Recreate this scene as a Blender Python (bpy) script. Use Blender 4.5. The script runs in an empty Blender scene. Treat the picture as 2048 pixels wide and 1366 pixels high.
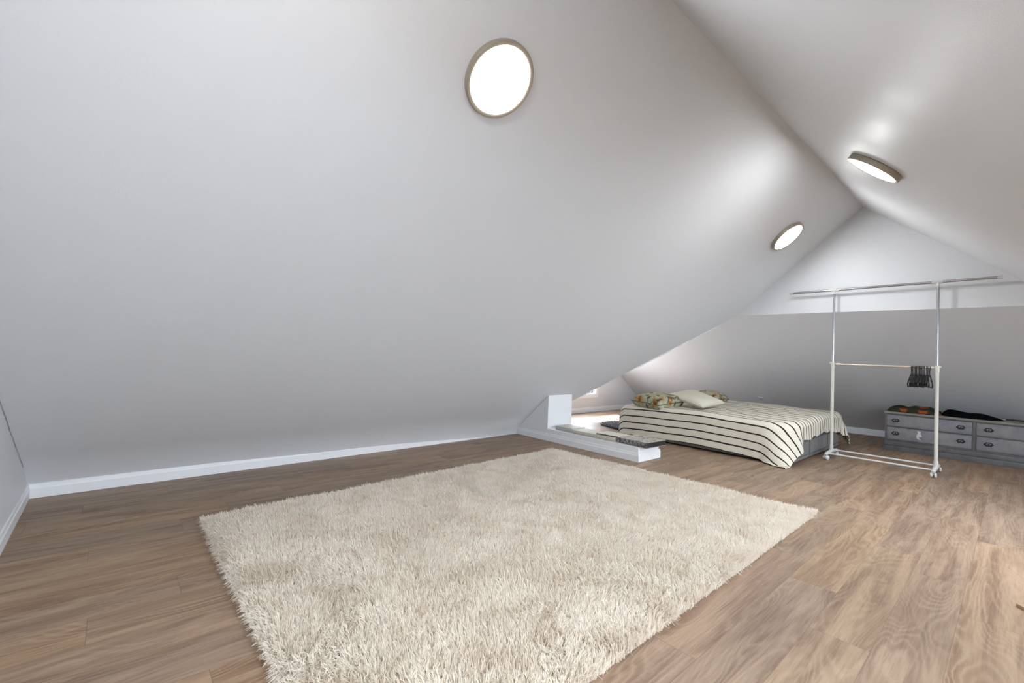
import bpy, bmesh, math, random
import numpy as np
from mathutils import Vector, Matrix
random.seed(7); rng = np.random.default_rng(7)
S = bpy.context.scene
COL = S.collection

# ------------------------------------------------------------------ camera, world, exposure
F_PX = 898.02
YAW, PITCH, ROLL = math.radians(48.4354), math.radians(1.5353), math.radians(2.2464)
def cam_axes():
    cy, sy, cp, sp = math.cos(YAW), math.sin(YAW), math.cos(PITCH), math.sin(PITCH)
    f = Vector((cy*cp, sy*cp, sp)); r = Vector((sy, -cy, 0)); u = r.cross(f)
    c, s = math.cos(ROLL), math.sin(ROLL)
    return c*r + s*u, -s*r + c*u, f
cr, cu, cf = cam_axes()
cam_d = bpy.data.cameras.new('camera'); cam = bpy.data.objects.new('camera', cam_d); COL.objects.link(cam)
cam_d.sensor_width = 36; cam_d.lens = F_PX/2048*36; cam_d.clip_start = .02
cam.matrix_world = Matrix(((cr.x, cu.x, -cf.x, 0), (cr.y, cu.y, -cf.y, 0), (cr.z, cu.z, -cf.z, 1.0), (0, 0, 0, 1)))
S.camera = cam
S.view_settings.view_transform = 'Standard'; S.view_settings.look = 'None'
S.view_settings.gamma = 1; S.view_settings.use_curve_mapping = False
S.view_settings.exposure = 2.18
LAMP = 14.5
SKY = 6.0
w = bpy.data.worlds.new('world'); S.world = w; w.use_nodes = True
bg = w.node_tree.nodes['Background']; bg.inputs[0].default_value = (.84, .93, 1.03, 1); bg.inputs[1].default_value = SKY
sd = bpy.data.lights.new('sun', 'SUN'); sd.energy = 18; sd.angle = .01; sd.color = (1, .95, .88)
sun = bpy.data.objects.new('sun', sd); COL.objects.link(sun)
sun.rotation_euler = Vector((-.10, 1, .74)).to_track_quat('Z', 'Y').to_euler()
def portal(name, loc, nrm, sx, sy):
    l = bpy.data.lights.new(name, 'AREA'); l.shape = 'RECTANGLE'; l.size = sx; l.size_y = sy
    l.cycles.is_portal = True
    o = bpy.data.objects.new(name, l); COL.objects.link(o); o.location = loc
    o.rotation_euler = Vector(nrm).to_track_quat('-Z', 'Y').to_euler()

# ------------------------------------------------------------------ materials
def mat(name, col=(.8, .8, .8), rough=.5, metal=0, spec=.5, **k):
    m = bpy.data.materials.new(name); m.use_nodes = True
    b = m.node_tree.nodes['Principled BSDF']
    b.inputs['Base Color'].default_value = (*col, 1); b.inputs['Roughness'].default_value = rough
    b.inputs['Metallic'].default_value = metal; b.inputs['Specular IOR Level'].default_value = spec
    for a, v in k.items(): b.inputs[a.replace('_', ' ')].default_value = v
    return m
class N:
    def __init__(s, m): s.t = m.node_tree; s.b = s.t.nodes['Principled BSDF']
    def n(s, typ, props=None, **ins):
        x = s.t.nodes.new(typ)
        for k, v in (props or {}).items(): setattr(x, k, v)
        for k, v in ins.items():
            key = int(k[1:]) if k[0] == 'i' and k[1:].isdigit() else k.replace('_', ' ')
            if isinstance(v, bpy.types.NodeSocket): s.t.links.new(v, x.inputs[key])
            else: x.inputs[key].default_value = v
        return x
    def math(s, op, a, b=0., c=0.):
        return s.n('ShaderNodeMath', {'operation': op}, i0=a, i1=b, i2=c).outputs[0]
    def link(s, a, key, node=None): s.t.links.new(a, (node or s.b).inputs[key])
    def mix(s, fac, a, b):
        x = s.t.nodes.new('ShaderNodeMix'); x.data_type = 'RGBA'
        for i, v in ((0, fac), (6, a), (7, b)):
            if isinstance(v, bpy.types.NodeSocket): s.t.links.new(v, x.inputs[i])
            else: x.inputs[i].default_value = v if i == 0 else (*v, 1)
        return x.outputs[2]
    def ramp(s, fac, stops, interp='LINEAR'):
        x = s.t.nodes.new('ShaderNodeValToRGB'); x.color_ramp.interpolation = interp
        e = x.color_ramp.elements
        while len(e) < len(stops): e.new(.5)
        for q, (p, c) in zip(e, stops):
            q.position = p; q.color = (*c, 1) if isinstance(c, tuple) else (c, c, c, 1)
        s.t.links.new(fac, x.inputs[0]); return x.outputs[0]
    def coord(s): return s.n('ShaderNodeTexCoord').outputs['Object']
    def noise(s, vec, scale, detail=2., rough=.5, dist=0.):
        return s.n('ShaderNodeTexNoise', Vector=vec, Scale=scale, Detail=detail, Roughness=rough, Distortion=dist).outputs['Fac']
    def bump(s, h, strength=.1, dist=.01):
        x = s.n('ShaderNodeBump', Height=h, Strength=strength, Distance=dist); s.link(x.outputs[0], 'Normal')

def paint(name, col, rough=.40, spec=.5):
    m = mat(name, col, rough, spec=spec); g = N(m); c = g.coord()
    h = g.math('ADD', g.noise(c, 160, 3), g.math('MULTIPLY', g.noise(c, 1.3, 2), 9.))
    g.bump(h, .10, .004)
    v = g.noise(c, .9, 3)
    g.link(g.mix(v, tuple(x*.985 for x in col), tuple(x*1.015 for x in col)), 'Base Color')
    g.link(g.ramp(g.noise(c, 2.2, 3), ((.3, rough-.03), (.75, rough+.06))), 'Roughness')
    return m
M_WALL = paint('grey_wall_paint', (.657, .674, .697), .44, .42)
M_TRIM = mat('white_trim_paint', (.80, .815, .84), .4)
M_WHITE = mat('white_plastic', (.55, .54, .525), .4)
M_CREAM = mat('cream_plastic', (.55, .525, .475), .4)
M_OUTLET = mat('outlet_plastic', (.62, .62, .63), .3)
M_CHROME = mat('chrome', (.40, .40, .42), .26, .85)
M_CREAMBAR = mat('cream_metal_bar', (.62, .53, .44), .25, .4)
M_NICKEL = mat('brushed_bronze', (.36, .32, .26), .42, .35)
M_BLACK = mat('black_plastic', (.018, .018, .02), .4)
M_IRON = mat('dark_iron', (.03, .03, .033), .45, .6)
M_BOX = None

def emis(name, col, s):
    m = bpy.data.materials.new(name); m.use_nodes = True; nt = m.node_tree; nt.nodes.clear()
    o = nt.nodes.new('ShaderNodeOutputMaterial'); e = nt.nodes.new('ShaderNodeEmission')
    e.inputs[0].default_value = (*col, 1); e.inputs[1].default_value = s; nt.links.new(e.outputs[0], o.inputs[0]); return m
M_LAMP = emis('lamp_diffuser', (.97, .985, 1), LAMP)
def glass():
    m = bpy.data.materials.new('window_glass'); m.use_nodes = True; nt = m.node_tree; nt.nodes.clear()
    o = nt.nodes.new('ShaderNodeOutputMaterial'); t = nt.nodes.new('ShaderNodeBsdfTransparent'); g = nt.nodes.new('ShaderNodeBsdfGlossy')
    g.inputs['Roughness'].default_value = .02; x = nt.nodes.new('ShaderNodeMixShader'); x.inputs[0].default_value = .06
    nt.links.new(t.outputs[0], x.inputs[1]); nt.links.new(g.outputs[0], x.inputs[2]); nt.links.new(x.outputs[0], o.inputs[0]); return m
M_GLASS = glass()

PW, PL, PY0 = .185, 1.225, .154
def floor_mat():
    m = mat('oak_laminate', rough=.42, spec=.32); g = N(m); c = g.coord()
    sep = g.n('ShaderNodeSeparateXYZ', Vector=c).outputs; X, Y = sep[0], sep[1]
    r = g.math('DIVIDE', g.math('SUBTRACT', Y, PY0), PW); row = g.math('FLOOR', r)
    fy = g.math('SUBTRACT', r, row)
    wn = g.n('ShaderNodeTexWhiteNoise', {'noise_dimensions': '1D'}, W=row).outputs['Value']
    off = g.math('ADD', g.math('MULTIPLY', row, .308), g.math('MULTIPLY', wn, .12))
    q = g.math('DIVIDE', g.math('SUBTRACT', g.math('SUBTRACT', X, .49), off), PL); cl = g.math('FLOOR', q)
    fx = g.math('SUBTRACT', q, cl)
    idv = g.n('ShaderNodeCombineXYZ', X=row, Y=cl, Z=0.).outputs[0]
    idn = g.n('ShaderNodeTexWhiteNoise', {'noise_dimensions': '3D'}, Vector=idv)
    id1 = idn.outputs['Value']; idc = g.n('ShaderNodeSeparateColor', Color=idn.outputs['Color']).outputs
    # plank-local coordinates, shifted per plank
    lx = g.math('ADD', X, g.math('MULTIPLY', idc[0], 57.)); ly = g.math('ADD', Y, g.math('MULTIPLY', idc[1], 31.))
    # cathedral rings: contour lines of a smooth stretched field
    v1 = g.n('ShaderNodeCombineXYZ', X=g.math('MULTIPLY', lx, 1.2), Y=g.math('MULTIPLY', ly, 6.0), Z=0.).outputs[0]
    fld = g.noise(v1, 1.0, 1.5, .35, .5)
    fine = g.n('ShaderNodeCombineXYZ', X=g.math('MULTIPLY', lx, 7.), Y=g.math('MULTIPLY', ly, 120.), Z=0.).outputs[0]
    fn = g.noise(fine, 1.0, 4., .65)
    jit = g.math('MULTIPLY', g.noise(c, 55, 2), .022)
    rings = g.math('SINE', g.math('MULTIPLY', g.math('ADD', fld, jit), 125.))
    rings = g.math('POWER', g.math('ADD', g.math('MULTIPLY', rings, .5), .5), 2.0)
    rings2 = g.math('MULTIPLY', rings, g.ramp(g.noise(v1, .9, 2), ((.38, .25), (.62, 1.))))
    mid = g.n('ShaderNodeCombineXYZ', X=g.math('MULTIPLY', lx, 1.4), Y=g.math('MULTIPLY', ly, 16.), Z=0.).outputs[0]
    blot = g.noise(mid, 1.0, 3., .55, .6)
    A, B, D = (.295, .206, .142), (.168, .105, .070), (.40, .298, .215)
    col = g.mix(g.ramp(blot, ((.36, 0.), (.60, 1.))), B, A)
    col = g.mix(g.math('MULTIPLY', g.ramp(fn, ((.42, 0.), (.70, 1.))), .24), col, D)
    col = g.mix(g.ramp(fld, ((.56, 0.), (.70, .75))), col, (.19, .125, .083))
    col = g.mix(g.math('MULTIPLY', rings2, .42), col, D)
    col = g.mix(g.math('MULTIPLY', g.ramp(fn, ((.30, 1.), (.46, 0.))), .30), col, (.15, .10, .07))
    # per plank tone
    tone = g.math('ADD', .88, g.math('MULTIPLY', id1, .24))
    hs = g.n('ShaderNodeHueSaturation', Hue=g.math('ADD', .498, g.math('MULTIPLY', idc[2], .006)), Saturation=g.math('ADD', .98, g.math('MULTIPLY', idc[0], .16)), Value=tone, Color=col).outputs[0]
    e1 = g.math('LESS_THAN', g.math('MINIMUM', fy, g.math('SUBTRACT', 1., fy)), .0045)
    e2 = g.math('LESS_THAN', g.math('MINIMUM', fx, g.math('SUBTRACT', 1., fx)), .0010)
    e = g.math('MAXIMUM', e1, e2)
    g.link(g.mix(g.math('MULTIPLY', e, .5), hs, (.10, .07, .05)), 'Base Color')
    g.link(g.ramp(fn, ((.3, .52), (.7, .40))), 'Roughness')
    g.bump(g.math('SUBTRACT', g.math('ADD', g.math('MULTIPLY', fn, .3), g.math('MULTIPLY', rings2, .2)), e), .15, .002)
    return m
M_FLOOR = floor_mat()

# ------------------------------------------------------------------ helpers
def link(o, parent=None):
    COL.objects.link(o)
    if parent: o.parent = parent
    return o
def mesh_obj(name, bm, m, parent=None, smooth=False, angle=None):
    me = bpy.data.meshes.new(name); bmesh.ops.recalc_face_normals(bm, faces=bm.faces) if bm.faces else None
    bm.to_mesh(me); bm.free()
    if m: me.materials.append(m)
    if smooth:
        me.polygons.foreach_set('use_smooth', [True]*len(me.polygons))
        if angle: me.set_sharp_from_angle(angle=math.radians(angle))
    return link(bpy.data.objects.new(name, me), parent)
def tag(o, label=None, cat=None, group=None, kind=None):
    for k, v in (('label', label), ('category', cat), ('group', group), ('kind', kind)):
        if v: o[k] = v
    return o
def empty(name, loc, label, cat, rz=0, group=None):
    o = bpy.data.objects.new(name, None); o.empty_display_size = .1; COL.objects.link(o)
    o.location = loc; o.rotation_euler = (0, 0, rz)
    return tag(o, label, cat, group)
def box(bm, a, b, bev=0, seg=2, M=None):
    a, b = Vector(a), Vector(b); c = (a+b)/2; s = b-a
    r = bmesh.ops.create_cube(bm, size=1, matrix=Matrix.Translation(c) @ Matrix.Diagonal((*[abs(x) for x in s], 1)))
    vs = r['verts']
    if bev:
        es = list({e for v in vs for e in v.link_edges})
        g = bmesh.ops.bevel(bm, geom=es, offset=bev, segments=seg, affect='EDGES', profile=.7)
        vs = list({v for f in g['faces'] for v in f.verts} | {v for v in vs if v.is_valid})
    if M: bmesh.ops.transform(bm, matrix=M, verts=[v for v in vs if v.is_valid])
    return vs
def tube(bm, pts, r, n=12, caps=True, closed=False):
    pts = [Vector(p) for p in pts]; rings = []
    prev = None
    for i, p in enumerate(pts):
        if closed: d = pts[(i+1) % len(pts)] - pts[i-1]
        else: d = (pts[min(i+1, len(pts)-1)] - pts[max(i-1, 0)])
        d.normalize()
        if prev is None:
            up = Vector((0, 0, 1)) if abs(d.z) < .9 else Vector((1, 0, 0)); x = d.cross(up).normalized()
        else:
            x = (prev - d*prev.dot(d)).normalized()
        prev = x; y = d.cross(x)
        rr = r[i] if isinstance(r, (list, tuple)) else r
        rings.append([bm.verts.new(p + (x*math.cos(t)+y*math.sin(t))*rr) for t in [2*math.pi*k/n for k in range(n)]])
    m = len(rings)
    for i in range(m if closed else m-1):
        A, B = rings[i], rings[(i+1) % m]
        for k in range(n): bm.faces.new((A[k], A[(k+1) % n], B[(k+1) % n], B[k]))
    if caps and not closed: bm.faces.new(rings[0]); bm.faces.new(rings[-1])
def poly(bm, pts): return bm.faces.new([bm.verts.new(p) for p in pts])
def lathe(bm, prof, n=48, M=None):
    rings = []
    for r, z in prof:
        rings.append([bm.verts.new((r*math.cos(2*math.pi*k/n), r*math.sin(2*math.pi*k/n), z)) for k in range(n)] if r > 1e-6 else [bm.verts.new((0, 0, z))])
    for A, B in zip(rings, rings[1:]):
        if len(A) == 1 and len(B) == 1: continue
        for k in range(n):
            k2 = (k+1) % n
            if len(A) == 1: bm.faces.new((A[0], B[k2], B[k]))
            elif len(B) == 1: bm.faces.new((A[k], A[k2], B[0]))
            else: bm.faces.new((A[k], A[k2], B[k2], B[k]))
    if M: bmesh.ops.transform(bm, matrix=M, verts=bm.verts)
def prism(bm, prof, p0, p1, ex, ez=Vector((0, 0, 1))):
    """sweep a 2d profile [(x,z)] (x along ex) from p0 to p1"""
    A = [bm.verts.new(Vector(p0)+ex*x+ez*z) for x, z in prof]; B = [bm.verts.new(Vector(p1)+ex*x+ez*z) for x, z in prof]
    n = len(prof)
    for i in range(n): bm.faces.new((A[i], A[(i+1) % n], B[(i+1) % n], B[i]))
    bm.faces.new(A); bm.faces.new(B)
def struct(o): o['kind'] = 'structure'; return o

# ------------------------------------------------------------------ room shell
YR, ZR = 1.129, 2.747          # main ridge
XG, Z1 = 6.033, 1.604          # end gable wall, cross ridge height
YW, YW2 = 5.125, -3.1          # cross wing gable walls
V0 = (XG, 2.427, Z1); V1 = (4.40, 3.766, .426); V2 = (3.93, 4.148, .09)
V0r = (XG, -.30, Z1); V1r = (3.805, -2.305, 0)
def xn(z): return -.3375 - .115*z       # near gable wall, leaning very slightly out
bm = bmesh.new(); box(bm, (-.75, -4.05, -.12), (8.75, 5.2, 0)); struct(mesh_obj('floor', bm, M_FLOOR))

bm = bmesh.new()                        # left roof slope
nx, ny = 24, 12; grid = []
yl = lambda x: 4.006 + (4.148-4.006)*(x+.34)/(3.85+.34)
for j in range(ny+1):
    t = j/ny; z = ZR+(.09-ZR)*t; row = []
    for i in range(nx+1):
        s = i/nx; xa = xn(z); x = xa+(3.85-xa)*s
        row.append(bm.verts.new((x, YR+(yl(x)-YR)*t, z)))
    grid.append(row)
for j in range(ny):
    for i in range(nx): bm.faces.new((grid[j][i], grid[j][i+1], grid[j+1][i+1], grid[j+1][i]))
poly(bm, [(3.85, YR, ZR), (XG, YR, ZR), V0, V1, V2, (3.85, 4.148, .09)])
for i in range(nx):                    # the board runs down behind the baseboard
    a, b = grid[ny][i], grid[ny][i+1]
    bm.faces.new((a, b, bm.verts.new((b.co.x, b.co.y+.02, -.01)), bm.verts.new((a.co.x, a.co.y+.02, -.01))))
o = struct(mesh_obj('wall_left', bm, M_WALL, smooth=True))
wl = bpy.data.objects['wall_left']
def on_left(x, t): z = ZR+(.09-ZR)*t; return Vector((x, YR+(yl(x)-YR)*t, z))
bm = bmesh.new(); rr = random.Random(3); pts = []
for k in range(14):
    t = .78+.17*k/13; z = ZR+(.09-ZR)*t; pts.append(on_left(xn(z)+.004+rr.uniform(-.002, .002), t)+Vector((0, -.001, -.001)))
tube(bm, pts, [.0006+.0012*rr.random() for _ in pts], 5); mesh_obj('plaster_crack', bm, mat('crack_grey', (.30, .30, .305), .9), wl)
bm = bmesh.new()
for a, b in ((.05, .14), (.38, .60), (.64, .66), (.70, .90)):
    pts = []; n_ = 8
    for k in range(n_): p = Vector(V1).lerp(Vector(V0), a+(b-a)*k/(n_-1)); pts.append(p+Vector((rr.uniform(-.004, .004), -.004, -.006+rr.uniform(-.004, .003))))
    tube(bm, pts, [.002+.005*rr.random() for _ in pts], 5)
mesh_obj('joint_tape_edge', bm, M_WALL, wl)
bm = bmesh.new()                        # gable triangle above the cross ridge
poly(bm, [(XG, YR, ZR), V0, V0r]); struct(mesh_obj('wall_end_gable', bm, M_WALL))
bm = bmesh.new()                        # far slope of the cross wing
n = 20; top = []; mid = []; bot = []
for i in range(n+1):
    y = YW2+(YW-YW2)*i/n; xb = 8.43-.0583*(y-1.5)
    top.append(bm.verts.new((XG, y, Z1))); mid.append(bm.verts.new((xb, y, .09))); bot.append(bm.verts.new((xb, y, 0)))
for i in range(n):
    bm.faces.new((top[i], top[i+1], mid[i+1], mid[i])); bm.faces.new((mid[i], mid[i+1], bot[i+1], bot[i]))
struct(mesh_obj('wall_back', bm, M_WALL))
bm = bmesh.new(); poly(bm, [V0, (XG, YW, Z1), (3.805, YW, 0), (3.805, 4.25, 0), V2, V1]); struct(mesh_obj('wall_inner_slope', bm, M_WALL))
bm = bmesh.new(); poly(bm, [V0r, (XG, YW2, Z1), (3.805, YW2, 0), V1r]); struct(mesh_obj('wall_right_slope', bm, M_WALL))
def gable_with_hole(name, outer, hole, P, m=M_WALL):
    """outer/hole in (u,z); P maps to 3d. hole = (u0,u1,z0,z1)"""
    u0, u1, z0, z1 = hole
    bm = bmesh.new(); f = poly(bm, [P(u, z) for u, z in outer])
    for pu, n in (((u0, 0), 'u'), ((u1, 0), 'u'), ((0, z0), 'z'), ((0, z1), 'z')):
        co = P(*pu); a = Vector(P(1, 0))-Vector(P(0, 0)); b = Vector(P(0, 1))-Vector(P(0, 0))
        bmesh.ops.bisect_plane(bm, geom=bm.verts[:]+bm.edges[:]+bm.faces[:], plane_co=co, plane_no=(a if n == 'u' else b))
    C = Vector(P((u0+u1)/2, (z0+z1)/2))
    fs = min(bm.faces, key=lambda q: (q.calc_center_median()-C).length); bm.faces.remove(fs)
    return struct(mesh_obj(name, bm, m))
W1 = (5.44, 6.63, .325, .93)
gable_with_hole('wall_wing_gable', [(3.805, 0), (8.22, 0), (8.22, .09), (XG, Z1)], W1, lambda u, z: (u, YW, z))
W2 = (5.45, 6.75, .30, 1.05)
gable_with_hole('wall_right', [(3.805, 0), (8.75, 0), (8.75, .09), (XG, Z1)], W2, lambda u, z: (u, YW2, z))
bm = bmesh.new(); poly(bm, [(xn(z), u, z) for u, z in [(-2.305, 0), (4.2, 0), (4.02, .09), (YR, ZR)]]); struct(mesh_obj('wall_near', bm, M_WALL))
zr = lambda y: ZR-.8*(YR-y)             # right slope, with an unseen roof window added behind the viewer for fill
W3 = (.15, 1.35, -1.30, -.45)
NR = Vector((0, .8, -1)).normalized()
W4 = (3.35, 4.55, -1.15, -.42)
gable_with_hole('ceiling', [(xn(ZR), YR), (2.3, YR), (2.3, -2.305), (xn(0), -2.305)], W3, lambda u, v: (u, v, zr(v)))
gable_with_hole('ceiling_far', [(2.3, YR), (XG, YR), (XG, -.30), (3.805, -2.305), (2.3, -2.305)], W4, lambda u, v: (u, v, zr(v)))
far = bpy.data.objects['ceiling_far']; near = bpy.data.objects['ceiling']
bmj = bmesh.new(); bmj.from_mesh(near.data); bmj.from_mesh(far.data); bmesh.ops.remove_doubles(bmj, verts=bmj.verts, dist=1e-5)
bmesh.ops.recalc_face_normals(bmj, faces=bmj.faces); bmj.to_mesh(near.data); bmj.free(); bpy.data.objects.remove(far)
def window(name, hole, P, out):
    """casing, sashes and glass; P(u,z,d) d = distance into the room"""
    u0, u1, z0, z1 = hole; root = None
    bm = bmesh.new(); cw = .065
    def b(a0, a1, c0, c1, d0, d1):
        pts = [Vector(P(u, z, d)) for u in (a0, a1) for z in (c0, c1) for d in (d0, d1)]
        vs = [bm.verts.new(p) for p in pts]
        for q in ((0, 1, 3, 2), (4, 6, 7, 5), (0, 4, 5, 1), (2, 3, 7, 6), (0, 2, 6, 4), (1, 5, 7, 3)): bm.faces.new([vs[i] for i in q])
    b(u0-cw, u0, z0-cw, z1+cw, -.01, .015); b(u1, u1+cw, z0-cw, z1+cw, -.01, .015)
    b(u0, u1, z0-cw, z0, -.01, .018); b(u0, u1, z1, z1+cw, -.01, .015)
    b(u0, u0+.012, z0, z1, -.10, 0); b(u1-.012, u1, z0, z1, -.10, 0); b(u0, u1, z0, z0+.012, -.10, 0); b(u0, u1, z1-.012, z1, -.10, 0)
    root = struct(mesh_obj(name, bm, M_TRIM))
    bm = bmesh.new(); m = (u0+u1)/2
    for a, c in ((u0+.012, m), (m, u1-.012)):
        b(a, a+.035, z0+.012, z1-.012, -.08, -.05); b(c-.035, c, z0+.012, z1-.012, -.08, -.05)
        b(a, c, z0+.012, z0+.05, -.08, -.05); b(a, c, z1-.05, z1-.012, -.08, -.05)
    mesh_obj('window_frame', bm, M_WHITE, root)
    bm = bmesh.new(); poly(bm, [P(u0, z0, -.065), P(u1, z0, -.065), P(u1, z1, -.065), P(u0, z1, -.065)]); mesh_obj('glass', bm, M_GLASS, root)
window('window_1', W1, lambda u, z, d: (u, YW-d, z), 1)
window('added_window_right', W2, lambda u, z, d: (u, YW2+d, z), 1)  # out of view, added in the right wing to let in fill light
window('added_roof_window_near', W3, lambda u, v, d: tuple(Vector((u, v, zr(v)))+NR*d), 1)  # out of view, added behind the camera as main fill
window('added_roof_window_far', W4, lambda u, v, d: tuple(Vector((u, v, zr(v)))+NR*d), 1)  # out of view, added to brighten the far end
portal('added_portal_roof_far', tuple(Vector((3.95, -.785, zr(-.785)))-NR*.12), tuple(NR), 1.2, .95)  # portal of the added far roof window
portal('daylight_alcove', ((W1[0]+W1[1])/2, YW+.11, (W1[2]+W1[3])/2), (0, -1, 0), 1.19, .61)
portal('added_portal_right', (6.1, YW2-.11, .675), (0, 1, 0), 1.3, .75)  # portal of the added right wing window
portal('added_portal_roof', tuple(Vector((.75, -.875, zr(-.875)))-NR*.12), tuple(NR), 1.2, 1.1)  # portal of the added roof window behind the camera

# baseboards
BB = [(0, 0), (.013, 0), (.013, .058), (.009, .066), (.007, .084), (0, .086)]
def baseboard(name, segs):
    bm = bmesh.new()
    for p0, p1, ex in segs: prism(bm, BB, p0, p1, Vector(ex).normalized())
    return struct(mesh_obj(name, bm, M_TRIM))
def yb(x): return 4.007 + (4.183-4.007)*(x+.3375)/(3.902+.3375)
nrm = Vector((.0415, -1, 0))
baseboard('baseboard_left', [((-.36, yb(-.36), 0), (3.86, yb(3.86), 0), nrm)])
baseboard('baseboard_near', [((-.35, 4.02, 0), (-.3375, -2.0, 0), (1, 0, 0))])
xb = lambda y: 8.43-.0583*(y-1.5)
baseboard('baseboard_back', [((xb(-3.09), -3.09, 0), (xb(5.1), 5.1, 0), (-1, -.0583, 0))])
baseboard('baseboard_wing', [((4.3, YW, 0), (8.2, YW, 0), (0, -1, 0))])

# low curb wall with the boxed chase rising under the slope
CX0, CX1, CY0, CY1, CT = 3.843, 4.215, 2.430, 3.653, .138
bm = bmesh.new(); box(bm, (CX0, CY0, 0), (CX1, CY1+.02, CT), .004)
struct(mesh_obj('wall_low_curb', bm, M_TRIM))
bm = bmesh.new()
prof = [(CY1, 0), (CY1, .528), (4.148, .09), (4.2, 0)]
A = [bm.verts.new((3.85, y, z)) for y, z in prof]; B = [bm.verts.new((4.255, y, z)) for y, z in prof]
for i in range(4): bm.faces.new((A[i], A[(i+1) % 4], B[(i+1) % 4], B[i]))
bm.faces.new(A); bm.faces.new(B); struct(mesh_obj('wall_chase', bm, paint('wall_paint_baked_light', (.78, .79, .805))))  # wall paint lightened: brighter light on the chase put into its colour
bm = bmesh.new(); box(bm, (3.842, CY1-.006, CT), (4.26, CY1, .522), 0)      # smooth white end panel of the chase
struct(mesh_obj('trim_1', bm, M_TRIM))
t = .013
baseboard('baseboard_curb', [((CX0, 4.17, 0), (CX0, CY0-.0001, 0), (-1, 0, 0)), ((CX0-t, CY0, 0), (CX1+t, CY0, 0), (0, -1, 0)), ((CX1, CY0, 0), (CX1, CY1, 0), (1, 0, 0))])

# ------------------------------------------------------------------ outlets
def outlet(p, up, n, label):
    up = Vector(up).normalized(); n = Vector(n).normalized(); r = up.cross(n)
    Mx = Matrix(((r.x, up.x, n.x, p[0]), (r.y, up.y, n.y, p[1]), (r.z, up.z, n.z, p[2]), (0, 0, 0, 1)))
    root = empty('electrical_outlet', (0, 0, 0), label, 'outlet'); root.matrix_world = Mx
    bm = bmesh.new(); box(bm, (-.036, -.058, -.001), (.036, .058, .0065), .003); mesh_obj('cover_plate', bm, M_OUTLET, root)
    bm = bmesh.new(); box(bm, (-.017, -.034, .006), (.017, .034, .0085), .001)
    fp = mesh_obj('socket_face', bm, M_WHITE, root)
    bm = bmesh.new()
    for s in (-.017, .017):
        box(bm, (-.007, s-.004, .008), (-.005, s+.004, .0092)); box(bm, (.005, s-.004, .008), (.007, s+.004, .0092)); box(bm, (-.007, s-.001, .008), (.007, s+.001, .0086))
        mesh_obj('socket_slot', bm, M_BLACK, fp); bm = bmesh.new()
    bm.free()
outlet((2.481, 3.804, .392), (0, -1, .88), (0, -.88, -1), 'grey outlet cover low on the left sloped wall above the long baseboard')
outlet((7.705, 2.69, .432+.008), (-1, 0, .65), (-.65, 0, -1), 'small outlet cover on the far sloped wall just above the bed')

# ------------------------------------------------------------------ ceiling lamps
def lamp(c, n, label, R=.172, T=.036):
    n = Vector(n).normalized(); root = empty('ceiling_light', c, label, 'light', group=None)
    root.rotation_euler = n.to_track_quat('Z', 'Y').to_euler()
    bm = bmesh.new(); lathe(bm, [(R-.004, 0), (R, .004), (R, T-.004), (R-.003, T), (R-.016, T), (R-.020, T-.003), (R-.020, .012), (R-.004, 0)], 96)
    mesh_obj('rim', bm, M_NICKEL, root, True, 40)
    bm = bmesh.new(); lathe(bm, [(0, T-.0035), (R-.021, T-.0035), (R-.021, .010), (0, .010)], 96)
    mesh_obj('diffuser', bm, M_LAMP, root, True, 40)
    return root
nL, nR = (0, -.88, -1), (0, .8, -1)
lamp((1.300, 1.640, 2.297), nL, 'large round flush light, nearest, high on the left slope')
lamp((5.155, 1.601, 2.332), nL, 'small round flush light on the left slope near the far gable')
lamp((3.775, .640, 2.747-.8*(1.129-.640)), nR, 'bronze rimmed round light seen nearly edge on, on the right slope')
lamp((.2, .640, 2.747-.8*(1.129-.640)), nR, 'unseen round fill light added on the right slope behind the viewer')  # unseen lamp, added behind the camera for extra light

# ------------------------------------------------------------------ shag rug
def rug_pt(u, v):
    A, B, C, D = np.array((.41, .85)), np.array((3.57, .885)), np.array((3.45, 3.19)), np.array((.41, 2.985))
    u = u[..., None]; v = v[..., None]
    return (A*(1-u)+B*u)*(1-v)+(D*(1-u)+C*u)*v
def vnoise(x, y, seed, sc):
    r = np.random.default_rng(seed); T = r.random((64, 64)); x = x*sc; y = y*sc
    xi = np.floor(x).astype(int); yi = np.floor(y).astype(int); fx = x-xi; fy = y-yi; fx = fx*fx*(3-2*fx); fy = fy*fy*(3-2*fy)
    g = lambda a, b: T[a % 64, b % 64]
    return (g(xi, yi)*(1-fx)+g(xi+1, yi)*fx)*(1-fy)+(g(xi, yi+1)*(1-fx)+g(xi+1, yi+1)*fx)*fy
def np_mesh(name, V, faces_flat, starts, totals, m, parent):
    me = bpy.data.meshes.new(name); me.vertices.add(len(V)); me.vertices.foreach_set('co', V.astype(np.float32).ravel())
    me.loops.add(len(faces_flat)); me.loops.foreach_set('vertex_index', faces_flat.astype(np.int32))
    me.polygons.add(len(starts)); me.polygons.foreach_set('loop_start', starts.astype(np.int32)); me.polygons.foreach_set('loop_total', totals.astype(np.int32))
    me.polygons.foreach_set('use_smooth', np.ones(len(starts), bool))
    me.update(calc_edges=True); me.materials.append(m); return link(bpy.data.objects.new(name, me), parent)
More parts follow.
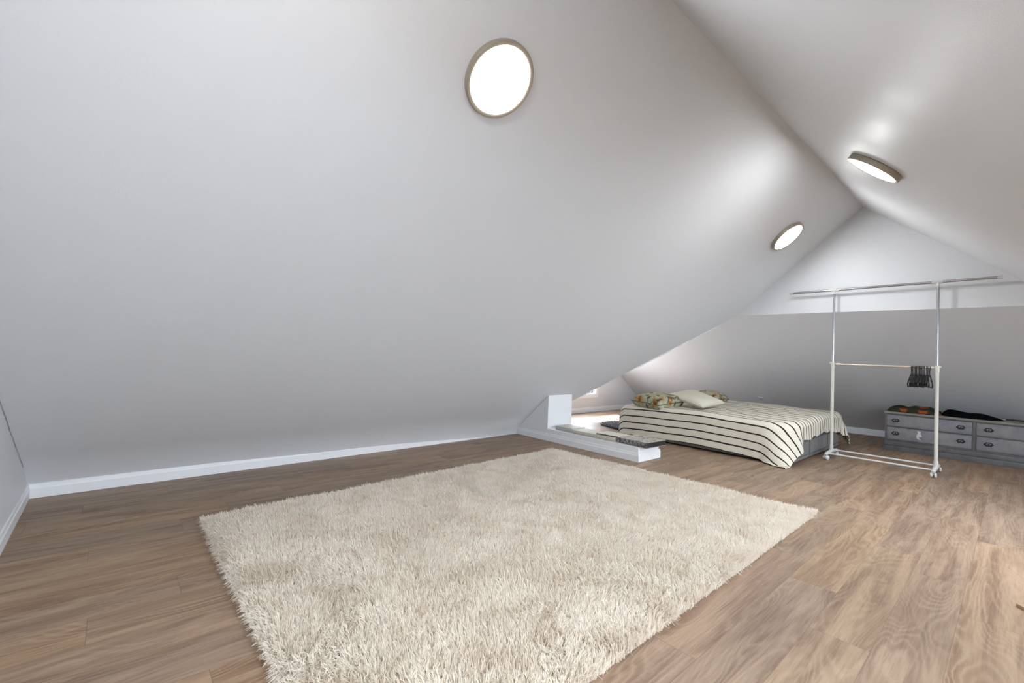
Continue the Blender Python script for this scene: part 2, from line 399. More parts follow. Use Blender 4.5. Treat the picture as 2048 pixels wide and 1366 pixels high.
def pile_mesh(name, base, lean, length, width, m, parent, r):
    """curved tapering yarn ends: base (n,3), lean (n,2), one little 3-sided spike each"""
    n = len(base); ang = r.random(n)*2*np.pi
    wv = np.stack([np.cos(ang), np.sin(ang), np.zeros(n)], 1)*width[:, None]/2
    l3 = np.concatenate([lean, np.zeros((n, 1))], 1)
    ln = np.clip(np.linalg.norm(lean, axis=1), 0, .92)
    up = np.zeros((n, 3)); up[:, 2] = 1
    mid = base + l3*(length*.35)[:, None] + up*(length*.58)[:, None]
    tip = base + l3*(length*.95)[:, None] + up*(length*np.sqrt(1-ln**2)*.96)[:, None]
    w2 = np.stack([-wv[:, 1], wv[:, 0], wv[:, 2]], 1)*.5
    V = np.empty((n, 6, 3)); V[:, 0] = base-wv; V[:, 1] = base+wv; V[:, 2] = mid-wv*1.1+w2; V[:, 3] = mid+wv*1.1+w2; V[:, 4] = tip+wv*.45; V[:, 5] = tip-wv*.45
    k = np.arange(n)[:, None]*6
    F = np.concatenate([k+np.array([[0, 1, 3, 2]]), k+np.array([[2, 3, 4, 5]])], 1).ravel()
    nf = 2*n; st = np.arange(nf)*4; tt = np.full(nf, 4)
    return np_mesh(name, V.reshape(-1, 3), F, st, tt, m, parent)
def yarn(name, a, b, sc=4.):
    m = mat(name, a, .85, spec=.15); g = N(m); c = g.coord()
    g.b.inputs['Sheen Weight'].default_value = .3
    v = g.ramp(g.noise(c, sc, 4, .75, .8), ((.46, 0.), (.68, 1.)))
    v2 = g.noise(c, 130, 1)
    col = g.mix(v, a, b); col = g.mix(g.math('MULTIPLY', v2, .35), col, tuple(min(1, x*1.25) for x in a))
    g.link(col, 'Base Color')
    tr = g.t.nodes.new('ShaderNodeBsdfTranslucent'); g.t.links.new(col, tr.inputs[0])
    mx = g.t.nodes.new('ShaderNodeMixShader'); mx.inputs[0].default_value = .42
    out = [x for x in g.t.nodes if x.type == 'OUTPUT_MATERIAL'][0]
    g.t.links.new(g.b.outputs[0], mx.inputs[1]); g.t.links.new(tr.outputs[0], mx.inputs[2]); g.t.links.new(mx.outputs[0], out.inputs[0])
    return m
M_YARN = yarn('cream_yarn', (.90, .83, .74), (.76, .65, .53), 6.)
M_GYARN = yarn('grey_yarn', (.26, .26, .29), (.04, .04, .05), 45.)
M_BACK = mat('rug_backing', (.42, .36, .29), .9)
def shag(root, ptf, U, Vv, sp, per, L0, wd, m, zb=.008, seed=3):
    r = np.random.default_rng(seed)
    nu, nv = int(U/sp), int(Vv/sp)
    u, v = np.meshgrid((np.arange(nu)+.5)/nu, (np.arange(nv)+.5)/nv)
    u = np.clip(u.ravel()+r.normal(0, .35/nu, u.size), .001, .999); v = np.clip(v.ravel()+r.normal(0, .35/nv, v.size), .001, .999)
    P = ptf(u, v); n = len(P)
    th = 2*np.pi*vnoise(P[:, 0], P[:, 1], 5, 2.2)*1.6 + r.normal(0, 1.3, n)
    mag = .12+.42*vnoise(P[:, 0], P[:, 1], 9, 7.)
    lean = np.stack([np.cos(th), np.sin(th)], 1)*mag[:, None]
    lean += np.array([-.08, -.06])
    # outward at the borders
    eu = np.exp(-u*U/.05)-np.exp(-(1-u)*U/.05)*.35; ev = np.exp(-v*Vv/.05)*.35-np.exp(-(1-v)*Vv/.05)*.55
    lean -= np.stack([eu, ev], 1)*.9
    L = L0*(.8+.35*vnoise(P[:, 0], P[:, 1], 21, 9.)+r.normal(0, .08, n))
    Pb = np.repeat(P, per, 0)+r.normal(0, sp*.33, (n*per, 2)); Lb = np.repeat(L, per)*(1+r.normal(0, .12, n*per)); le = np.repeat(lean, per, 0)+r.normal(0, .14, (n*per, 2))
    nn = np.linalg.norm(le, axis=1); le *= np.minimum(1, .95/np.maximum(nn, 1e-6))[:, None]
    base = np.concatenate([Pb, np.full((n*per, 1), zb)], 1)
    o = pile_mesh('pile', base, le, np.clip(Lb, .01, 1), wd*(1+r.normal(0, .15, n*per)), m, root, r)
    o['kind'] = 'stuff'; return o
root = empty('shag_rug', (0, 0, 0), 'large cream shag rug lying on the wood floor in the foreground', 'rug')
def slab(name, ptf, m, root, z=.008, n=8, inset=.004):
    bm = bmesh.new(); c = ptf(np.array([inset, 1-inset, 1-inset, inset]), np.array([inset, inset, 1-inset, 1-inset]))
    T = [bm.verts.new((p[0], p[1], z)) for p in c]; B = [bm.verts.new((p[0], p[1], .0005)) for p in c]
    bm.faces.new(T); bm.faces.new(B[::-1])
    for i in range(4): bm.faces.new((T[i], T[(i+1) % 4], B[(i+1) % 4], B[i]))
    return mesh_obj(name, bm, m, root)
slab('backing', rug_pt, M_BACK, root)
shag(root, rug_pt, 3.15, 2.25, .0095, 5, .034, .0027, M_YARN)
def grug(u, v):
    A, B, D = np.array((5.25, 3.56)), np.array((5.41, 4.07)), np.array((6.35, 3.50))
    return A+(B-A)*v[..., None]+(D-A)*u[..., None]
root = empty('shaggy_mat', (0, 0, 0), 'small dark grey shaggy mat on the alcove floor behind the bed head', 'rug')
slab('backing', grug, mat('grey_backing', (.08, .08, .09), .9), root)
shag(root, grug, 1.1, .53, .014, 3, .045, .007, M_GYARN, seed=4)

# ------------------------------------------------------------------ bed
BX0, BX1, BY0, BY1, BT = 5.0, 6.93, 1.475, 3.43, .425
def box_fabric():
    m = mat('grey_box_fabric', (.17, .165, .16), .85, spec=.2); g = N(m); c = g.coord()
    g.link(g.mix(g.noise(c, 6, 3), (.14, .135, .13), (.20, .195, .19)), 'Base Color'); g.bump(g.noise(c, 300, 2), .2, .002); return m
M_BOX = box_fabric()
root = empty('bed', (0, 0, 0), 'low bed with grey fabric base under the striped comforter', 'bed')
def rounded_slab(x0, y0, x1, y1, z0, z1, r, bev):
    bm = bmesh.new(); P = []
    for cx, cy, a0 in ((x1-r, y1-r, 0), (x0+r, y1-r, 90), (x0+r, y0+r, 180), (x1-r, y0+r, 270)):
        for k in range(9): a = math.radians(a0+90*k/8); P.append((cx+r*math.cos(a), cy+r*math.sin(a)))
    f = bm.faces.new([bm.verts.new((x, y, z0)) for x, y in P]); g = bmesh.ops.extrude_face_region(bm, geom=[f])
    bmesh.ops.translate(bm, vec=(0, 0, z1-z0), verts=[v for v in g['geom'] if isinstance(v, bmesh.types.BMVert)])
    es = [e for e in bm.edges if abs(e.verts[0].co.z-e.verts[1].co.z) < 1e-6]
    bmesh.ops.bevel(bm, geom=es, offset=bev, segments=4, affect='EDGES', profile=.5)
    return bm
bm = rounded_slab(BX0, BY0, BX1, BY1, .015, .205, .16, .015); bs = mesh_obj('box_spring', bm, M_BOX, root, True, 50)
bm = bmesh.new()
for x in (5.62, 6.30): tube(bm, [(x, BY0-.001, .03), (x, BY0-.001, .2)], .004, 6)
tube(bm, [(BX0+.10, BY0-.001, .055), (BX1-.10, BY0-.001, .055)], .003, 6)
mesh_obj('seam', bm, mat('seam_thread', (.07, .068, .065), .8), bs)
bm = rounded_slab(BX0+.012, BY0+.015, BX1-.012, BY1, .207, .372, .22, .06); mesh_obj('mattress', bm, mat('mattress_ticking', (.6, .58, .55), .8), root, True, 50)

def stripes():
    m = mat('striped_cotton', rough=.82, spec=.2); g = N(m)
    uv = g.n('ShaderNodeUVMap').outputs[0]; sx = g.n('ShaderNodeSeparateXYZ', Vector=uv).outputs
    c = g.coord()
    wob = g.math('MULTIPLY', g.math('SUBTRACT', g.noise(uv, 9, 3), .5), .012)
    u = g.math('ADD', sx[0], wob); q = g.math('DIVIDE', g.math('ADD', u, .017), .082); fr = g.math('FRACT', q); idx = g.math('FLOOR', q)
    wn = g.n('ShaderNodeTexWhiteNoise', {'noise_dimensions': '1D'}, W=idx).outputs['Value']
    wid = g.math('ADD', .17, g.math('MULTIPLY', wn, .07))
    s = g.math('LESS_THAN', fr, wid)
    base = g.mix(g.noise(c, 5, 3), (.60, .555, .46), (.68, .635, .54))
    g.link(g.mix(s, base, (.022, .018, .014)), 'Base Color'); g.bump(g.noise(c, 240, 2), .18, .002)
    return m
def comforter():
    R = .075; x0, x1, y0 = BX0-.028+R, BX1+.03-R, BY0-.035+R
    us = np.concatenate([np.linspace(-.415, 0, 38), np.linspace(0, x1-x0, 110)[1:], np.linspace(0, .31, 26)[1:]+(x1-x0)])
    W = x1-x0; Lh = BY1+.01-y0
    nv = 120
    bm = bmesh.new(); uvl = bm.loops.layers.uv.new('UVMap'); G = []
    arc = R*math.pi/2
    for u in us:
        # foot hang shortens in the middle
        f = min(max(u/W, 0), 1)
        hang = .238+.035*math.exp(-(f*W/.16)**2)+.08*math.exp(-((1-f)*W/.3)**2)+.010*math.sin(u*19)
        if u < 0: hang = .273*(1-.35*(-u/.425))
        row = []
        ts = list(np.linspace(-hang, 0, 34))+list(np.linspace(0, Lh, nv-33))[1:]
        for v in ts:
            # distance outside the rounded-corner plan of the bed
            rc = .22 if u < W/2 else .12
            pu = u-rc if u < rc else (u-(W-rc) if u > W-rc else 0); pv = v-rc if v < rc else 0
            if pu and pv:
                L_ = math.hypot(pu, pv); d = L_-rc; cx, cyy = pu/L_, pv/L_; q_ = min(L_, rc)
                bx = x0+(rc if u < W/2 else W-rc)+cx*q_; by = y0+rc+cyy*q_; cor = 2*abs(cx*cyy)
            else:
                cor = 0; bx = x0+min(max(u, 0), W); by = y0+max(v, 0)
                if u < 0: d, cx, cyy = -u, -1, 0
                elif u > W: d, cx, cyy = u-W, 1, 0
                elif v < 0: d, cx, cyy = -v, 0, -1
                else: d, cx, cyy = 0, 0, 0
            # puffy top
            z0 = BT+.012*math.sin(bx*2.3+1)*math.sin(by*1.9)+.008*math.sin(bx*7.1+by*2.0)*math.sin(by*5.3+.5)+.0035*math.sin(bx*31+3*math.sin(by*3))
            z0 += .03*math.exp(-((bx-6.1)/.5)**2-((by-1.9)/.5)**2) - .035*min(1, max(0, (by-2.6)/.8))*math.exp(-((bx-x0)/.25)**2)
            nc = max(0, 1-max(v, 0)/.55)**2; ncx = max(0, 1-max(u, 0)/.40)**2
            z0 -= .030*nc*ncx
            if d > 0:
                if d < arc: h = R*math.sin(d/R); dr = R*(1-math.cos(d/R))
                else:
                    e = d-arc; k = min(1, e/.15)
                    if u < W/2: fl = .05+.33*cor
                    else:
                        fl = .06+.34*cor+(.25 if u > W and not cor else 0)
                        if u > W-.3 and not cor and u <= W: fl += .10*(u-W+.3)/.3
                    h = R+e*fl; dr = R+e*math.sqrt(1-fl**2)
                    h += .0045*k*math.sin(u*17+1.5*math.sin(u*5))*abs(cyy)+.002*k*math.sin(u*39)*abs(cyy)
                    h += (.006*k*math.sin(v*9+1)+.003*k*math.sin(v*27))*abs(cx)+.014*k*cor*math.sin(9*math.atan2(cyy, cx))
                z = z0-dr-(.05*nc*min(1, d/.2)*abs(cx) if u < W/2 else 0)
                if z < .012: h += (.012-z)*.45; z = .010+.004*math.sin(v*30)
                x, y = bx+cx*h, by+cyy*h
            else: x, y, z = bx, by, z0
            # head end tucks down a little
            tt = max(0, (v-(Lh-.08))/.08); z -= .05*tt*tt
            row.append((bm.verts.new((x, y, z)), (u, v)))
        G.append(row)
    for i in range(len(G)-1):
        for j in range(len(G[0])-1):
            q = (G[i][j], G[i+1][j], G[i+1][j+1], G[i][j+1]); f = bm.faces.new([a[0] for a in q])
            for l, a in zip(f.loops, q): l[uvl].uv = a[1]
    return bm
o = mesh_obj('comforter', comforter(), stripes(), None, True)
tag(o, 'cream comforter with thin black stripes draped over the low bed', 'comforter')
so = o.modifiers.new('thickness', 'SOLIDIFY'); so.thickness = .012; so.offset = -1

def pillow_bm(w, h, t, seed, blunt=.42, n=26):
    """w x h cushion lying in xy, pinched corners, welt handled separately"""
    r = random.Random(seed); bm = bmesh.new(); ph = [r.uniform(0, 6) for _ in range(6)]
    sides = []
    for sg in (1, -1):
        g = []
        for i in range(n+1):
            row = []
            for j in range(n+1):
                a, b = -1+2*i/n, -1+2*j/n
                ea = (1-abs(a)**2.6); eb = (1-abs(b)**2.6)
                hgt = t/2*(max(ea, 0)**blunt)*(max(eb, 0)**blunt)
                pin = 1-.07*(1-b*b)*abs(a)**3; pin2 = 1-.07*(1-a*a)*abs(b)**3
                x = a*w/2*pin; y = b*h/2*pin2
                z = sg*hgt + .10*t*math.sin(2.6*a+ph[0])*math.sin(2.2*b+ph[1])*(ea*eb) + .05*t*math.sin(7*a+ph[2]+2*b)*ea*eb
                row.append(bm.verts.new((x, y, z)))
            g.append(row)
        for i in range(n):
            for j in range(n):
                q = (g[i][j], g[i+1][j], g[i+1][j+1], g[i][j+1]); bm.faces.new(q if sg > 0 else q[::-1])
        sides.append(g)
    bmesh.ops.remove_doubles(bm, verts=bm.verts, dist=.0004)
    return bm
def pattern():
    m = mat('green_gold_print', rough=.7); g = N(m); c = g.coord()
    d = g.noise(c, 3.6, 2, .5, 1.8); d2 = g.noise(c, 7, 3, .6, 2.5)
    col = g.ramp(d, ((.34, (.05, .03, .015)), (.42, (.42, .20, .04)), (.47, (.30, .31, .20)), (.60, (.36, .38, .27)), (.66, (.12, .10, .05)), (.72, (.50, .36, .12))))
    col = g.mix(g.ramp(d2, ((.54, 0.), (.60, 1.))), col, (.10, .06, .03))
    col = g.mix(g.ramp(d2, ((.34, 1.), (.40, 0.))), col, (.50, .48, .36))
    g.link(col, 'Base Color'); return m
M_PAT = pattern()
M_PILL = mat('cream_cotton', (.60, .57, .46), .85, spec=.2)
g_ = N(M_PILL); g_.bump(g_.noise(g_.coord(), 260, 2), .2, .002)
def pillow(name, w, h, t, seed, m, loc, rot, label, welt=None, blunt=.42):
    root = empty(name, loc, label, 'pillow'); root.rotation_euler = rot
    mesh_obj('cushion_body', pillow_bm(w, h, t, seed, blunt), m, root, True)
    bm = bmesh.new(); P = []
    K = 24
    for sx, sy, ax in ((1, -1, 1), (1, 1, 0), (-1, 1, 1), (-1, -1, 0)):
        for k in range(K):
            s = -1+2*k/K
            if ax == 1: a, b = sx*1., (s if sx > 0 else -s)
            else: a, b = (-s if sy > 0 else s), sy*1.
            P.append((a*w/2*(1-.07*(1-b*b)*abs(a)**3), b*h/2*(1-.07*(1-a*a)*abs(b)**3), 0))
    tube(bm, P, .004, 6, closed=True); mesh_obj('piping', bm, welt or m, root, True)
M_DK = mat('dark_piping', (.06, .045, .03), .7)
R = math.radians
pillow('patterned_pillow', .52, .42, .19, 1, M_PAT, (5.20, 3.03, .470), (R(3), R(-3), R(-6)), 'green and gold printed pillow at the near head corner of the bed', M_DK, .24)
ax = Vector((.44, -.05, .035)).normalized(); bx = Vector((.11, .44, .11)); bx = (bx-ax*bx.dot(ax)).normalized()
pillow('cream_pillow', .50, .50, .13, 2, M_PILL, (5.57, 2.71, .520), Matrix((ax, bx, ax.cross(bx))).transposed().to_euler(), 'plain cream cushion leaning between the two printed pillows')
pillow('patterned_pillow', .50, .42, .18, 5, M_PAT, (6.40, 2.95, .478), (R(0), R(2), R(4)), 'green printed pillow at the far side, mostly behind the cream cushion', M_DK, .34)

# ------------------------------------------------------------------ garment rack
XR, YL, YRr = 5.95, 1.355, .516
root = empty('garment_rack', (XR, (YL+YRr)/2, 0), 'white two tier rolling garment rack with chrome extension poles beside the bed', 'garment rack')
root_m = Matrix.Translation((-XR, -(YL+YRr)/2, 0))
def part(name, bm, m, ang=40, parent=root, Mx=root_m):
    bmesh.ops.transform(bm, matrix=Mx, verts=bm.verts); return mesh_obj(name, bm, m, parent, True, ang)
for i, y in enumerate((YL, YRr)):
    zt = 1.842 if i == 0 else 1.855
    bm = bmesh.new(); tube(bm, [(XR, y, .06), (XR, y, 1.01)], .0150, 20); part('lower_post', bm, M_CREAM)
    bm = bmesh.new(); tube(bm, [(XR, y, 1.0), (XR, y, zt-.01)], .0108, 16); part('upper_post', bm, M_CHROME)
    bm = bmesh.new(); tube(bm, [(XR, y, .985), (XR, y, 1.045)], .019, 20); s = -1 if i == 0 else 1
    tube(bm, [(XR, y-s*.03*(-1), 1.022), (XR, y+s*.065*(1), 1.022)], .015, 16)
    tube(bm, [(XR, y, 1.03), (XR, y-s*.03, 1.03)], .012, 12); part('rail_connector', bm, M_CREAM)
    bm = bmesh.new(); tube(bm, [(XR, y, zt-.045), (XR, y, zt+.012)], .0135, 18); tube(bm, [(XR, y-.032, zt), (XR, y+.032, zt)], .0145, 18)
    tube(bm, [(XR, y-s*(-1)*.032, zt), (XR, y-s*(-1)*.045, zt)], .019, 18)
    part('top_connector', bm, M_WHITE)
    # foot: cross beam along X with casters
    bm = bmesh.new(); tube(bm, [(XR-.215, y, .052), (XR-.20, y, .060), (XR-.1, y, .066), (XR, y, .075), (XR+.1, y, .066), (XR+.20, y, .060), (XR+.215, y, .052)], [.012, .017, .017, .019, .017, .017, .012], 16)
    tube(bm, [(XR, y, .06), (XR, y, .13)], .0185, 18); ft = part('foot_beam', bm, M_WHITE)
    for sx in (-.195, .195):
        bm = bmesh.new(); tube(bm, [(XR+sx, y, .022), (XR+sx, y, .058)], .006, 10)
        a = .5 if i == 0 else -.2
        for k in (-1, 1):
            d = Vector((math.sin(a), math.cos(a), 0)); c = Vector((XR+sx, y, .0235))
            tube(bm, [c+d*k*.006, c+d*k*.008, c+d*k*.020, c+d*k*.024], [.018, .0225, .0225, .017], 20)
        part('caster', bm, M_WHITE, 40, ft)
for dx, z in ((-.155, .062), (.155, .062)):
    bm = bmesh.new(); tube(bm, [(XR+dx, YL, z), (XR+dx, YRr, z)], .0095, 14); part('bottom_bar', bm, M_WHITE)
bm = bmesh.new(); tube(bm, [(XR, YL-.02, 1.022), (XR, YRr+.02, 1.022)], .0105, 16); part('hanging_rail', bm, M_CREAMBAR)
bm = bmesh.new(); tube(bm, [(XR, YL+.41, 1.836), (XR, YL, 1.843), (XR, YRr, 1.855), (XR, YRr-.395, 1.862)], .0125, 16); part('top_rail', bm, M_CHROME)
for y, z, s in ((YL+.41, 1.836, 1), (YRr-.395, 1.862, -1)):
    bm = bmesh.new(); tube(bm, [(XR, y-s*.006, z), (XR, y+s*.022, z)], .014, 16); tube(bm, [(XR, y+s*.018, z), (XR, y+s*.026, z)], .019, 18); part('end_cap', bm, M_WHITE)

# ------------------------------------------------------------------ hangers
def hanger_parts():
    bm = bmesh.new(); hk = []
    for k in range(0, 13):
        t = R(-35+245*k/12); hk.append((-.0155*math.cos(t)*1.0, 0, .0155*math.sin(t)))
    hk = hk[::-1]; hk += [(0, 0, -.030), (0, 0, -.075)]
    tube(bm, hk, .0034, 8)
    me1 = bpy.data.meshes.new('hook'); bm.to_mesh(me1); bm.free(); me1.materials.append(M_IRON)
    bm = bmesh.new(); sh = []
    for k in range(13):
        s = -1+2*k/12; sh.append((s*.195, 0, -.068-.085*abs(s)**1.25))
    tube(bm, sh, .0055, 8)
    tube(bm, [(-.195, 0, -.153), (-.19, 0, -.176), (-.175, 0, -.183), (.175, 0, -.183), (.19, 0, -.176), (.195, 0, -.153)], .0052, 8)
    for s in (-1, 1): tube(bm, [(s*.085, 0, -.100), (s*.085, 0, -.12), (s*.075, 0, -.13), (s*.068, 0, -.12)], .0028, 6)
    for f in bm.faces: f.smooth = True
    me2 = bpy.data.meshes.new('hanger_frame'); bm.to_mesh(me2); bm.free(); me2.materials.append(M_BLACK)
    for p in me1.polygons: p.use_smooth = True
    return me1, me2
h1, h2 = hanger_parts()
ys = [.698-.0098*k for k in range(11)]+[.586, .577, .564]
ys = [y*1.007 for y in ys]
for i, y in enumerate(ys):
    if i == 0: lab = 'leftmost black hanger of the bunch on the lower rail'; grp = 'hangers on the lower rail'
    elif i < 11: lab = 'black plastic hanger in the tight bunch on the lower rail'; grp = 'hangers bunched on the lower rail'
    elif i == 11: lab = 'black hanger spaced just right of the tight bunch'; grp = 'hangers on the lower rail'
    elif i == 12: lab = 'black hanger second from the right end of the lower rail'; grp = 'hangers on the lower rail'
    else: lab = 'rightmost black hanger, turned sideways, nearest the right post'; grp = 'hangers on the lower rail'
    rz = random.uniform(-.04, .04) if i < 11 else (.08, .14, .20)[i-11]
    e = empty('coat_hanger', (XR, y, 1.022+.0105-.0155+.0024), lab, 'hanger', rz, grp); e.rotation_euler = (0, random.uniform(-.03, .03), rz)
    link(bpy.data.objects.new('hook', h1), e); link(bpy.data.objects.new('hanger_frame', h2), e)

# ------------------------------------------------------------------ dresser
def dresser_paint(name, a, b, c3):
    m = mat(name, a, .42); g = N(m); c = g.coord()
    st = g.n('ShaderNodeMapping', Vector=c, Scale=(1., 5., 5.)).outputs[0]
    v = g.noise(c, 5.5, 4, .6, .5); g.link(g.mix(g.ramp(g.noise(c, 15, 4, .6), ((.55, 0.), (.7, .7))), g.mix(g.ramp(v, ((.35, 0.), (.65, 1.))), a, b), c3), 'Base Color')
    g.bump(v, .1, .004); return m
M_DR = dresser_paint('worn_grey_paint', (.085, .085, .09), (.125, .12, .12), (.055, .055, .06))
M_DF = dresser_paint('drawer_grey_paint', (.17, .17, .20), (.225, .215, .215), (.12, .12, .15))
M_DTOP = dresser_paint('dresser_top_paint', (.17, .155, .125), (.215, .20, .17), (.11, .11, .10))
DX, DY0, DY1 = 7.167, 1.088, -.462
root = empty('dresser', (DX, (DY0+DY1)/2, 0), 'long low grey painted double dresser with drawers against the far slope', 'dresser')
DM = Matrix.Translation((-DX, -(DY0+DY1)/2, 0))
bm = bmesh.new()
box(bm, (DX+.012, DY1+.005, .0), (DX+.49, DY0-.005, .448), .003)
for y0, y1 in ((DY0-.003, DY0-.022), (.331, .302), (DY1+.022, DY1+.003)): box(bm, (DX+.001, min(y0, y1), .118), (DX+.02, max(y0, y1), .446), .003)
for z0, z1 in ((.436, .447), (.287, .297), (.118, .136)): box(bm, (DX+.004, DY1+.005, z0), (DX+.02, DY0-.005, z1), .002)
part('carcass', bm, M_DR, 40, root, DM)
bm = bmesh.new(); box(bm, (DX-.012, DY1-.006, .449), (DX+.492, DY0+.006, .473), .006, 3); part('dresser_top', bm, M_DTOP, 40, root, DM)
bm = bmesh.new(); box(bm, (DX-.006, DY1-.002, .066), (DX+.02, DY0+.002, .117), .005); box(bm, (DX-.014, DY1-.008, 0), (DX+.02, DY0+.008, .064), .006); part('plinth', bm, M_DR, 40, root, DM)
for (ya, yb_, ks) in ((1.066, .334, (.983, .420)), (.299, -.438, (.205, -.35))):
    for z0, z1 in ((.300, .434), (.139, .284)):
        bm = bmesh.new(); box(bm, (DX-.006, yb_, z0), (DX+.015, ya, z1), .006, 2)
        # raised edge bead
        zz = [(z0+.012, z1-.012)]
        tube(bm, [(DX-.006, yb_+.012, z0+.012), (DX-.006, ya-.012, z0+.012), (DX-.006, ya-.012, z1-.012), (DX-.006, yb_+.012, z1-.012)], .0025, 6, closed=True)
        dr = part('drawer', bm, M_DF, 40, root, DM)
        for ky in ks:
            kz = (z0+z1)/2+.002; bm = bmesh.new()
            # pierced oval back plate with lobed outline
            no = 28; o_, i_ = [], []
            for k in range(no):
                t = 2*math.pi*k/no; f = 1+.10*math.cos(6*t)
                for lst, sc in ((o_, 1), (i_, .62)):
                    lst.append((ky+.036*sc*f*math.cos(t), kz+.023*sc*f*math.sin(t)))
            for lx in (DX-.0075, DX-.0105):
                pass
            def V(l, x): return [bm.verts.new((x, a, b)) for a, b in l]
            oa, ia, ob, ib = V(o_, DX-.006), V(i_, DX-.006), V(o_, DX-.011), V(i_, DX-.011)
            for k in range(no):
                k2 = (k+1) % no
                for q in ((ob[k], ob[k2], ib[k2], ib[k]), (oa[k], oa[k2], ob[k2], ob[k]), (ia[k], ia[k2], ib[k2], ib[k])): bm.faces.new(q)
            for s in (-1, 1): tube(bm, [(DX-.007, ky+s*.024, kz+.006), (DX-.017, ky+s*.024, kz+.006)], .004, 8)
            tube(bm, [(DX-.017, ky+.024*math.cos(t), kz+.006-.018*math.sin(t)) for t in [math.pi*k/10 for k in range(11)]], .0028, 8)
            tube(bm, [(DX-.006, ky, kz), (DX-.012, ky, kz), (DX-.014, ky, kz)], [.008, .007, .003], 10)
            part('handle', bm, M_IRON, 30, dr, DM)
        if z0 < .2 and ya > 1:
            bm = bmesh.new(); pts = [(.795, .279), (.775, .268), (.772, .276), (.757, .268), (.752, .255), (.757, .245), (.748, .222), (.742, .205), (.762, .207), (.775, .200), (.782, .212), (.770, .190), (.752, .167), (.768, .169), (.79, .185), (.793, .205), (.788, .228), (.779, .245), (.783, .258)]
            fr = [bm.verts.new((DX-.0066, a, b)) for a, b in pts]; bk = [bm.verts.new((DX-.0055, a, b)) for a, b in pts]
            bm.faces.new(fr); bm.faces.new(bk[::-1])
            for k in range(len(pts)): bm.faces.new((fr[k], fr[(k+1) % len(pts)], bk[(k+1) % len(pts)], bk[k]))
            part('peeled_paint_patch', bm, mat('bare_patch', (.55, .55, .57), .6), 40, dr, DM)

# cloths on the dresser: heaped soft shapes
def heap(outline, zfun, m, name, label, cat, z0=.474, n=48, k=14):
    """outline: function t->(x,y); surface rises from outline to centre by zfun(x,y,s)"""
    bm = bmesh.new(); pts = [outline(2*math.pi*i/n) for i in range(n)]; cx = sum(p[0] for p in pts)/n; cy = sum(p[1] for p in pts)/n
    rings = []
    for j in range(k+1):
        s = j/k; rr = 1-s*.98
        rings.append([bm.verts.new((cx+(p[0]-cx)*rr, cy+(p[1]-cy)*rr, z0+zfun(cx+(p[0]-cx)*rr, cy+(p[1]-cy)*rr, s))) for p in pts])
    for A, B in zip(rings, rings[1:]):
        for i in range(n): bm.faces.new((A[i], A[(i+1) % n], B[(i+1) % n], B[i]))
    bm.faces.new(rings[-1]); bm.faces.new(rings[0][::-1])
    return tag(mesh_obj(name, bm, m, None, True, 70), label, cat)
def sq(t, p=.55):
    c, s = math.cos(t), math.sin(t); return math.copysign(abs(c)**p, c), math.copysign(abs(s)**p, s)
def green_print():
    m = mat('dark_green_orange_print', rough=.9, spec=.15); g = N(m); c = g.coord()
    nz = g.noise(c, 26, 3, .6, 1.); f = None
    for cx, cy, r in ((7.20, 1.08, .030), (7.24, .92, .036), (7.42, .77, .055), (7.23, .745, .042), (7.26, .60, .016)):
        d = g.n('ShaderNodeVectorMath', {'operation': 'DISTANCE'}, i0=g.n('ShaderNodeVectorMath', {'operation': 'MULTIPLY'}, i0=c, i1=(1., 1., 0.)).outputs[0], i1=(cx, cy, 0.)).outputs['Value']
        q = g.math('LESS_THAN', g.math('ADD', d, g.math('MULTIPLY', g.math('SUBTRACT', nz, .5), .08)), r)
        f = q if f is None else g.math('MAXIMUM', f, q)
    base = g.mix(g.noise(c, 6, 2), (.012, .014, .008), (.035, .042, .018))
    g.link(g.mix(f, base, g_or(g, nz)), 'Base Color'); return m
def g_or(g, nz): return g.mix(nz, (.42, .085, .02), (.16, .04, .02))
def o1(t):
    a, b = sq(t); return 7.36+.155*a, .835+.262*b+.012*math.sin(3*t)
heap(o1, lambda x, y, s: min(1, s*5)**.5*(.048+.020*(x-7.3)/.2)+.010*math.sin(y*22+x*8)*min(1, s*4)+.006*math.sin(y*47), green_print(), 'folded_scarf', 'dark green folded scarf with orange print on the left of the dresser top', 'scarf')
def o2(t):
    a, b = sq(t, .8); return 7.33+.145*a, .348+.252*b+.012*math.sin(2*t)
heap(o2, lambda x, y, s: min(1, s*4)**.6*(.022+.045*min(1, max(0, (y-.12)/.45))+.012*(x-7.3)/.2)+.006*math.sin(y*25+x*12)*min(1, s*4), mat('black_cloth', (.004, .004, .005), 1., spec=.02), 'black_garment', 'black garment lying in a heap at the middle of the dresser top', 'clothing')
bm = bmesh.new(); tube(bm, [(7.50, .09, .480), (7.49, -.02, .481), (7.47, -.16, .482), (7.45, -.32, .480)], [.006, .0075, .0075, .006], 10)
root = tag(mesh_obj('flat_iron_strap', bm, M_BLACK, None, True, 50), 'thin black strap with a pale tip on the dresser top at the right edge', 'strap'); root.name = 'black_strap'
bm = bmesh.new(); box(bm, (7.488, .085, .475), (7.515, .125, .485), .003); mesh_obj('strap_tip', bm, M_WHITE, root)['label'] = 'white tip'

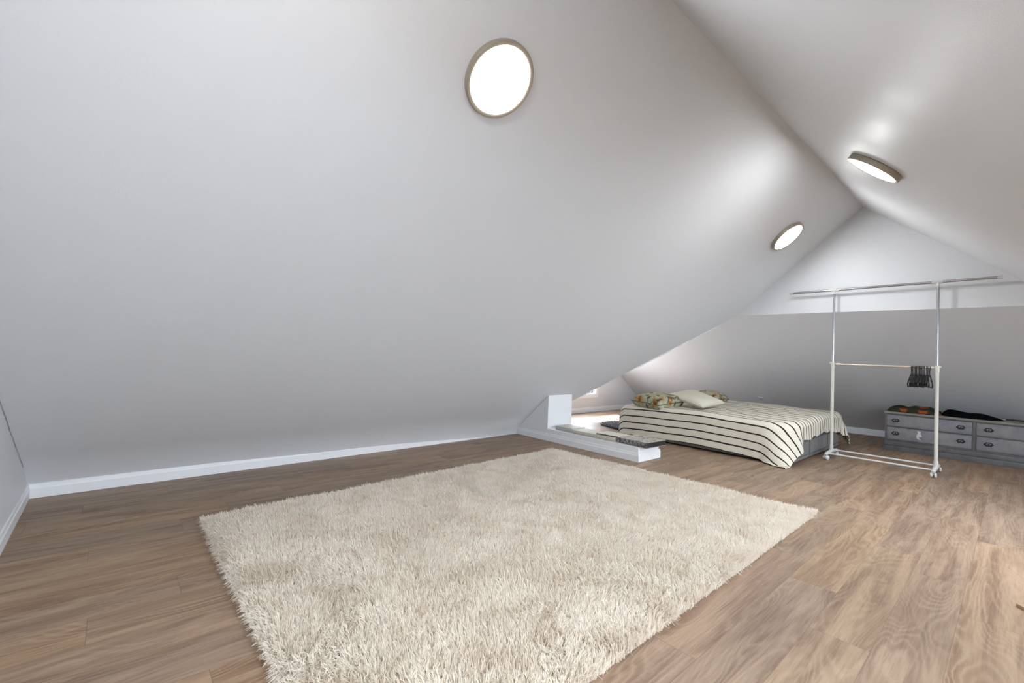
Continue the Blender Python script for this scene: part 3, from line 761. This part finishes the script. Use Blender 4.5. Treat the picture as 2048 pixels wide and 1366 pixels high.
# ------------------------------------------------------------------ books on the curb
def cover(name, a, b, c3, sc):
    m = mat(name, a, .6); g = N(m); c = g.coord(); v = g.noise(c, sc, 4, .7, 1.2)
    g.link(g.ramp(v, ((.38, c3), (.46, a), (.60, b))), 'Base Color'); return m
M_PAGE = mat('book_pages', (.60, .59, .55), .8)
M_BK1 = mat('cream_cover', (.56, .53, .44), .6)
M_SP1 = mat('pale_grey_cover', (.44, .45, .44), .5)
M_BK2 = cover('cream_printed_cover', (.56, .53, .45), (.52, .48, .38), (.25, .24, .21), 38)
M_LEO = cover('leopard_cover', (.40, .36, .31), (.46, .42, .36), (.03, .03, .03), 24)
M_LEOS = cover('leopard_spine', (.10, .095, .095), (.33, .30, .28), (.03, .03, .03), 40)
def book(name, c, L, W, T, rz, z, mtop, mspine, mpage, label, spine=-1):
    """L along local Y, W along local X, spine on the -X side"""
    root = empty(name, (c[0], c[1], z), label, 'book', rz)
    bm = bmesh.new(); e = .003
    box(bm, (-W/2, -L/2, 0), (W/2, L/2, e), .001); box(bm, (-W/2, -L/2, T-e), (W/2, L/2, T), .001); mesh_obj('cover', bm, mtop, root)
    bm = bmesh.new(); pr = [(-W/2+.004, .0), (-W/2-.002, .003), (-W/2-.006, T*.3), (-W/2-.006, T*.7), (-W/2-.002, T-.003), (-W/2+.004, T)]
    A = [bm.verts.new((x, -L/2, z_)) for x, z_ in pr]; B = [bm.verts.new((x, L/2, z_)) for x, z_ in pr]
    for i in range(6): bm.faces.new((A[i], A[(i+1) % 6], B[(i+1) % 6], B[i]))
    bm.faces.new(A); bm.faces.new(B); mesh_obj('spine', bm, mspine, root, True, 60)
    bm = bmesh.new(); box(bm, (-W/2+.004, -L/2+.005, e+.0002), (W/2-.005, L/2-.005, T-e-.0002)); mesh_obj('pages', bm, mpage, root)
    return root
ZC = CT
book('book', (4.00, 3.430, 0), .255, .22, .046, 0, ZC+.001, M_BK1, M_SP1, M_PAGE, 'cream book with pale grey spine lying against the white chase on the curb')
book('book', (3.975, 2.995, 0), .555, .21, .040, 0, ZC+.001, M_BK2, M_BK2, M_PAGE, 'long cream printed book lying in the middle of the low curb')
book('book', (4.005, 2.83, 0), .30, .21, .012, R(4), ZC+.0425, M_BK1, M_BLACK, M_PAGE, 'thin cream booklet with black spine edge on top of the long book')
book('patterned_notebook', (4.04, 2.520, 0), .345, .33, .054, R(-3), ZC+.001, M_LEO, M_LEOS, M_BLACK, 'grey animal print notebook with black page edge on the curb end')

# small wooden board whose corner shows at the right picture edge
bm = bmesh.new(); box(bm, (0, -.30, 0), (.09, 0, .012), .002)
o = mesh_obj('wooden_board', bm, mat('light_wood', (.36, .22, .12), .45), None)
o.location = (2.952, -.001, .0005); o.rotation_euler = (0, 0, R(-45)); tag(o, 'light brown wooden board corner lying on the floor at the right edge', 'board')
bpy.context.view_layer.update()
